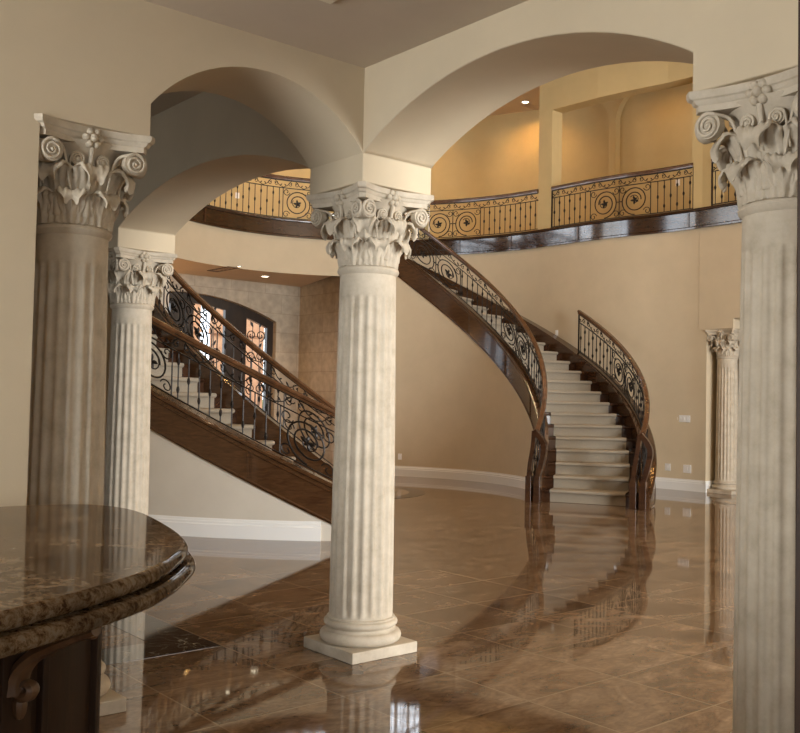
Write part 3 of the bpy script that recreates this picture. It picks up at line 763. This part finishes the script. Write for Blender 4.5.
spots=[((0,0),'fluted stone column standing free in the middle of the view under both arches'),
 ((LX,0),'fluted stone column at the left edge, half set into the wall behind the granite counter'),
 ((0,MY),'smaller-looking fluted stone column second from left, beside the left staircase'),
 ((0,RY),'big near fluted stone column cut off by the right edge of the picture'),
 ((FX,FY),'distant slim fluted stone column at the wall corner beyond the right staircase')]
for i,((x,y),lab) in enumerate(spots):
    o=col0 if i==0 else copy_tree(col0,None,cmap)
    o.location=(x,y,0); o['label']=lab; o['category']='column'; o['group']='fluted stone columns'
    if i==4: o.scale=(1,1,1.045)

# ------------------------------------------------------------------ entrance doors with iron scrolls
dr=empty('door_1',(DC,YB+.12,0),'dark arched entrance doors with glass panes and iron scrollwork behind the left staircase','door'); dr['kind']='structure'
yd0,yd1=YB+.10,YB+.2
def arch_panel(b,x0,x1,z0,inset,n=8):
    vs=[];fs=[]
    for y in (yd0,yd1):
        for i in range(n+1):
            x=x0+(x1-x0)*i/n; vs+=[(x,y,z0),(x,y,door_arch(x)-inset)]
    m=2*(n+1)
    for i in range(n): a=2*i; fs+=[(a,a+2,a+3,a+1),(m+a,m+a+1,m+a+3,m+a+2),(a+1,a+3,m+a+3,m+a+1),(a,m+a,m+a+2,a+2)]
    fs+=[(0,1,m+1,m),(2*n,m+2*n,m+2*n+1,2*n+1)]
    b.add(vs,fs)
panes=[(3.52,4.05),(4.42,5.20),(5.72,6.46),(6.98,7.50)]
b=MB(); xs=[DX0]+[v for p in panes for v in p]+[DX1]
for i in range(0,len(xs),2): arch_panel(b,xs[i],xs[i+1],0,0)
for x0,x1 in panes:
    vs=[];n=6;fs=[]
    for y in (yd0,yd1):
        for i in range(n+1): x=x0+(x1-x0)*i/n; vs+=[(x,y,door_arch(x)-.20),(x,y,door_arch(x))]
    m=2*(n+1)
    for i in range(n): a=2*i; fs+=[(a,a+2,a+3,a+1),(m+a,m+a+1,m+a+3,m+a+2),(a,m+a,m+a+2,a+2)]
    b.add(vs,fs); b.box(x0,x1,yd0,yd1,0,.35)
b.build('door_frame',M_DOOR,dr)
for x0,x1 in panes:
    g=MB(); vs=[];fs=[];n=6
    for i in range(n+1): x=x0+(x1-x0)*i/n; vs+=[(x,YB+.16,.35),(x,YB+.16,door_arch(x)-.2)]
    for i in range(n): a=2*i; fs.append((a,a+2,a+3,a+1))
    g.add(vs,fs).build('glass_pane',M_GLASS,dr)
    b=MB(); P=lambda s,t:Vector((s,YB+.13,t)); xm=(x0+x1)/2; hw=(x1-x0)/2
    zt_=door_arch(xm)-.2
    for q in (-.33,.33): curve2(b,P,[(xm+q*hw*2*.5,.35),(xm+q*hw*2*.5,zt_)],.008)
    for zc in (1.0,1.7,2.4,zt_-.28):
        for sg in (-1,1):
            sp=spiral(0,0,hw*.48,.03,-PI/2,1.4,20); curve2(b,P,[(xm+sg*(x+hw*.42),zc+y) for x,y in sp],.012)
            leaf_pts(b,P,xm+sg*hw*.3,zc+.18,PI/2-sg*.5,.14,.03)
    b.build('iron_scrollwork',M_IRON,dr,smooth=True)
MB().tube([(5.42,YB+.06,1.0),(5.42,YB+.03,1.1),(5.42,YB+.03,1.4),(5.42,YB+.06,1.5)],.014,6).build('door_handle',M_IRON,dr,smooth=True)
# porch outside
tag(MB().box(-2,18,YB+.35,26,-.2,-.02).build('porch_floor',M_PORCH,kind='structure'),'stone porch floor beyond the entrance doors','floor')
b=MB()
for x0,x1,t in ((7.4,9.82,'the left half of the entrance doors'),(10.21,12.0,'the right half of the entrance doors'),(12.42,14.,'the gap right of the side pane')):
    b=MB(); b.box(x0,x1,20.5,20.66,-.1,5); b.box(x0-.02,x1+.02,20.46,20.70,3.4,3.55); b.box(x0-.02,x1+.02,20.46,20.70,-.1,.3)
    tag(b.build('porch_pier',M_PORCH),'terracotta stone porch pier outside, seen through '+t,'pier','porch piers')
b=MB()
random.seed(3)
for i in range(60): b.sphere((10+random.random()*5,22.5+random.random()*.8,.3+random.random()*1.0),.35,.35,.3,7,5)
tag(b.build('hedge',M_HEDGE,smooth=True),'green hedge outside, low behind the right glass pane of the entrance','hedge')

F_A,F_B,F_C=.590,.657,.641
# ------------------------------------------------------------------ granite-topped island, lower left
cam_k=(1.5-1.07)/.5; CX,CY=-3.556,-4.55
raw=[(-3.6,-.17),(-2.9,-.18),(-2.25,-.19),(-1.95,-.225),(-1.79,-.34),(-1.735,-.62),(-1.835,-1.12),(-1.975,-1.55),(-2.14,-1.80),(-2.33,-2.01),(-2.535,-2.155),(-2.70,-2.245),(-2.9,-2.34),(-3.4,-2.50)]
raw=[(CX+(x-CX)*cam_k,CY+(y-CY)*cam_k) for x,y in raw]
out=catmull([Vector((x,y,0)) for x,y in [(-5.2,raw[0][1])]+raw+[(-5.2,raw[-1][1]-.05)]],7)
isl=empty('kitchen_island',(-3.6,-1.9,0),'curved kitchen island with brown granite top and dark wood base at lower left','island')
def offset_poly(P,d):
    o_=[];m=len(P)
    for i,p in enumerate(P):
        t=P[min(i+1,m-1)]-P[max(i-1,0)]; t.normalize(); n=Vector((-t.y,t.x,0)); o_.append(p+n*d)
    return o_
def slab(rows,name,mtl):
    # rows: (outward offset, z)
    rings=[offset_poly(out,d) for d,z in rows]; n=len(out); vs=[];fs=[]
    for rg,(d,z) in zip(rings,rows): vs+=[(p.x,p.y,z) for p in rg]
    for i in range(len(rows)-1):
        for k in range(n): fs.append((i*n+k,i*n+(k+1)%n,(i+1)*n+(k+1)%n,(i+1)*n+k))
    for off,rg in ((0,rings[0]),((len(rows)-1)*n,rings[-1])):
        tri=tessellate_polygon([[Vector((p.x,p.y,0)) for p in rg]]); fs+=[tuple(off+i for i in t) for t in tri]
    o=MB().add(vs,fs).build(name,mtl,isl,smooth=True,ang=40)
    for p in o.data.polygons:
        if abs(p.normal.z)>.999: p.use_smooth=False
    return o
ZT=1.07
rows=[(-.036,ZT-.044)]+[(-.022+.020*math.cos(R(a)),ZT-.021+.021*math.sin(R(a))) for a in fr(-75,90,8)]
slab(rows,'countertop',M_GRANITE)
rows=[(-.03,ZT-.087)]+[(-.002+.022*math.cos(R(a)),ZT-.0655+.021*math.sin(R(a))) for a in fr(-90,80,8)]+[(-.034,ZT-.0435)]
slab(rows,'countertop_lower_edge',M_GRANITE)
# curved cabinet body under the overhang
inn=offset_poly(out,-.24)
inn=[p for p in inn if p.x>-5.1]
Z=Vector((0,0,1))
MB().prism([(p.x,p.y) for p in inn],0.0,ZT-.087).build('cabinet_body',M_CAB,isl,smooth=True,ang=30)
def inset_at(f):
    d=[0]
    for p,q in zip(inn[:-1],inn[1:]): d.append(d[-1]+(q-p).length)
    t=f*d[-1]
    for i in range(len(d)-1):
        if d[i]<=t<=d[i+1]:
            u=(t-d[i])/(d[i+1]-d[i]+1e-9); tg=(inn[i+1]-inn[i]).normalized(); return inn[i].lerp(inn[i+1],u),tg,Vector((-tg.y,tg.x,0))
for f,wd,nm in ((F_A,.012,"corner_moulding"),(F_B,.05,'pilaster'),(F_C,.012,'panel_moulding')):
    p,tg,nr=inset_at(f); MB().obox(p+nr*.006+Z*(ZT-.087)/2,tg,nr,Z,wd,.012,(ZT-.091)/2).build(nm,M_CAB,isl,bevel=.003)
# carved bracket carrying the overhang
p0,tg,nr=inset_at(F_B)
def onb(s,z,off=0): return p0+nr*(s*.92)+Z*(.974-(.957-z)*.74)+tg*off
b=MB(); pp=[(.02,.735),(.018,.775),(.035,.82),(.075,.865),(.13,.90),(.19,.932),(.245,.955)]
pts=catmull([onb(s,z) for s,z in pp],6); m=len(pts)
b.tube(pts,[.024-.012*i/(m-1) for i in range(m)],8,sy=1.5,ref=tuple(tg))
sp=[onb(.045+.032*(1-.8*q)*math.cos(2.4+7.5*q),.755+.032*(1-.8*q)*math.sin(2.4+7.5*q)) for q in fr(0,1,18)]
b.tube(sp,[.018-.010*q for q in fr(0,1,18)],7,sy=1.6,ref=tuple(tg))
for (s_,z) in ((.22,.945),(.19,.936),(.16,.925)): b.sphere(onb(s_,z-.012,-.02),.012,.012,.010)
b.sphere(onb(.028,.700),.018,.018,.034)
b.build('corbel',M_CORBEL,isl,smooth=True)

# tall cabinet / casing at the extreme right edge
ex,ey=-1.640,-3.562
tc=empty('wood_post',(ex+.09,ey-.09,0),'sliver of a dark wood post at the extreme right edge of the picture','post')
MB().box(ex,ex+.18,ey-.18,ey,.16,3.28).build('shaft',M_CAB,tc,bevel=.004)
MB().box(ex-.0,ex+.192,ey-.192,ey+.0,0,.16).build('foot',M_CAB,tc,bevel=.004)
MB().box(ex-.0,ex+.20,ey-.20,ey+.0,3.28,3.41).build('cap',M_CAB,tc,bevel=.004)

# ------------------------------------------------------------------ small fittings
def plate(name,label,cat,p,n,w,h,ribs=0,group=None):
    n=n.normalized(); t=Vector((-n.y,n.x,0)); 
    r=empty(name,p,label,cat,group)
    MB().obox(p+n*.004,t,n,Z,w/2,.004,h/2).build('cover_plate',M_PLASTIC,r,bevel=.002)
    for i in range(ribs):
        s=(i-(ribs-1)/2)*w/max(1,ribs)*.9
        MB().obox(p+n*.009+t*s,t,n,Z,.012,.004,.028).build('rocker' if cat=='switch' else 'socket',M_PLASTIC,r,bevel=.001)
    return r
def on_east(y,z): return Vector((cpt(y)-.002,y,z))
W=Vector((-1,.05,0))
plate('light_switch','white wide switch plate on the wall right of the right staircase','switch',on_east(5.29,1.29),W,.33,.125,4)
plate('wall_outlet','white wall outlet low on the wall, the one nearer the right staircase','outlet',on_east(5.57,.40),W,.12,.13,1,'wall outlets')
plate('wall_outlet','white wall outlet low on the wall, the one nearer the far column','outlet',on_east(5.19,.39),W,.17,.145,1,'wall outlets')
p=pol(OR,5.045,-2.0,2.95); plate('wall_control','small white control plate high on the wall above the right staircase','switch',Vector((cpt(8.0)-.002,8.0,2.94)),W,.075,.11,1)
p=pol(OR,3.236,33.5,.39); plate('wall_outlet','white wall outlet on the curved wall just right of the middle column','outlet',p,OR-p,.08,.12,1)
plate('light_switch','small white switch plate on the upper gallery wall behind the right railing','switch',Vector((px-.002,6.75,6.16)),Vector((-1,0,0)),.1,.13,1)
p=pol(OR,RB-.003,75.0,6.36); plate('light_switch','small white switch plate on the upper wall behind the left railing','switch',p,Vector((OR.x-p.x,OR.y-p.y,0)),.1,.14,1)
def downlight(x,y,z,label,power,r=.075,group=None,col=(1.,.62,.28),spot=True,ang=120):
    o=empty('downlight',(x,y,z),label,'ceiling light',group)
    MB().lathe([(r,-.001),(r+.022,-.004),(r+.024,-.010),(r,-.014),(r-.004,-.006)],24,(x,y,z)).build('trim_ring',M_TRIM,o,smooth=True)
    MB().lathe([(r-.004,-.004),(r-.004,-.009)],24,(x,y,z)).build('lens',M_LAMP,o)
    L=bpy.data.lights.new('lamp','SPOT'); L.energy=power; L.color=col; L.spot_size=R(ang); L.spot_blend=.8; L.shadow_soft_size=.06
    lo=bpy.data.objects.new('lamp',L); COL.objects.link(lo); lo.location=(x,y,z-.03)
    return o
WARM=(1.,.52,.13)
downlight(6.72,12.02,ZFC,'lit recessed downlight in the foyer ceiling above the entrance doors',120,col=(1,.55,.25))
downlight(5.60,11.14,ZFC,'dim recessed downlight in the foyer ceiling near the curved header',70,.04,col=(1,.55,.25))
downlight(12.45,10.2,ZC2,'lit recessed downlight in the upper ceiling left of the upper pillar',95,col=WARM,ang=150)
for (x,y) in ((12.5,6.9),(12.5,3.2),(11.0,12.7),(8.2,13.9),(5.0,14.2)):
    downlight(x,y,ZC2,{6.9:'upper gallery downlight above the railing between the pillars',3.2:'upper gallery downlight nearest to the right wall',12.7:'upper hall downlight beyond the stair head',13.9:'upper hall downlight right of the front windows',14.2:'upper hall downlight at the front windows'}[y],38 if y<8 else 75,col=WARM,ang=150)
for (x,y,t) in ((9.4,6.6,'rotunda downlight near the right-hand balcony'),(9.2,3.0,'rotunda downlight nearest to the far column'),(8.0,9.6,'rotunda downlight above the right staircase'),(4.2,6.0,'rotunda downlight above the left staircase foot'),(3.6,9.4,'rotunda downlight above the left staircase head')):
    downlight(x,y,ZC2,t,75,group='rotunda downlights',col=(1.,.70,.42),ang=165)
sn=empty('foyer_fill_lamp',(3.2,12.5,2.5),'added warm fill lamp on the foyer wall beside the entrance, unseen behind the left column','fill lamp')  # unseen fixture and point light added to warm the foyer ceiling and right wall
MB().box(3.2,3.225,12.43,12.57,2.35,2.65).build('back_plate',M_IRON,sn)
MB().lathe([(.05,-.10),(.075,-.02),(.085,.09),(.08,.09),(.07,-.02),(.045,-.095)],16,(3.32,12.5,2.5)).build('shade',M_IRON,sn,smooth=True)
MB().tube([(3.22,12.5,2.5),(3.26,12.5,2.44),(3.32,12.5,2.42)],.012,6).build('arm',M_IRON,sn)
MB().sphere((3.32,12.5,2.52),.03,.03,.04).build('bulb',M_LAMP,sn)
L=bpy.data.lights.new('lamp','POINT'); L.energy=85; L.color=(1.,.62,.32); L.shadow_soft_size=.06
lo=bpy.data.objects.new('lamp',L); COL.objects.link(lo); lo.location=(3.32,12.5,2.72)
def grille(x,y,z,lx,ly,label,mtl):
    g=empty('ceiling_vent',(x,y,z),label,'vent')
    b=MB(); b.box(x-lx,x+lx,y-ly,y-ly+.02,z-.012,z); b.box(x-lx,x+lx,y+ly-.02,y+ly,z-.012,z); b.box(x-lx,x-lx+.02,y-ly,y+ly,z-.012,z); b.box(x+lx-.02,x+lx,y-ly,y+ly,z-.012,z); b.build('frame',mtl,g)
    for i in range(5): s=-ly+.03+(2*ly-.06)*(i+.5)/5; MB().box(x-lx+.02,x+lx-.02,y+s-.008,y+s+.004,z-.010,z-.002).build('slat',mtl,g)
grille(5.6,11.75,ZFC,.12,.42,'long brown air vent in the foyer ceiling',M_BRONZE)
grille(12.9,10.35,ZC2,.3,.1,'air vent in the upper ceiling beside the downlight',M_FCEIL)
cp=empty('ceiling_plate',(-1.13,-1.06,3.414),'cream square plate on the near ceiling, only its corner in view at the top edge','ceiling fitting')
MB().box(-1.31,-.95,-1.24,-.875,3.399,3.4139).build('plate',mat('cream plate',(.72,.66,.50),.5),cp,bevel=.004)
MB().box(-1.26,-1.0,-1.19,-.925,3.392,3.3995).build('inner_panel',M_PLASTIC,cp,bevel=.002)

# ------------------------------------------------------------------ daylight, world, camera
w=bpy.data.worlds.new('sky'); sc.world=w; w.use_nodes=True
bg=w.node_tree.nodes['Background']; bg.inputs['Color'].default_value=(.85,.93,1,1); bg.inputs['Strength'].default_value=3.2
S=bpy.data.lights.new('sun','SUN'); S.energy=5; S.color=(1,.9,.75); S.angle=R(1); so=bpy.data.objects.new('sun',S); COL.objects.link(so); so.rotation_euler=Vector((-.12,.40,-.92)).to_track_quat('-Z','Y').to_euler()
cam=bpy.data.cameras.new('camera'); co=bpy.data.objects.new('camera',cam); COL.objects.link(co)
y_,p_,r_=R(49.9446),R(2.0978),R(1.181)
fw=Vector((math.cos(y_)*math.cos(p_),math.sin(y_)*math.cos(p_),math.sin(p_))); rt=Vector((math.sin(y_),-math.cos(y_),0)); u_=rt.cross(fw)
r2=rt*math.cos(r_)+u_*math.sin(r_); u2=u_*math.cos(r_)-rt*math.sin(r_)
mw=Matrix((r2,u2,-fw)).transposed().to_4x4(); mw.translation=Vector((-3.5564,-4.55,1.5)); co.matrix_world=mw
cam.sensor_width=36; cam.lens=947.858/800*36; cam.clip_end=200
sc.camera=co
sc.view_settings.view_transform='Standard'; sc.view_settings.look='None'; sc.view_settings.gamma=1; sc.view_settings.use_curve_mapping=False
sc.view_settings.exposure=-.12
sc.cycles.max_bounces=8; sc.cycles.diffuse_bounces=5; sc.cycles.glossy_bounces=4; sc.cycles.transparent_max_bounces=12
sc.cycles.caustics_reflective=False; sc.cycles.caustics_refractive=False
sc.cycles.sample_clamp_indirect=6
sc.cycles.use_denoising=True
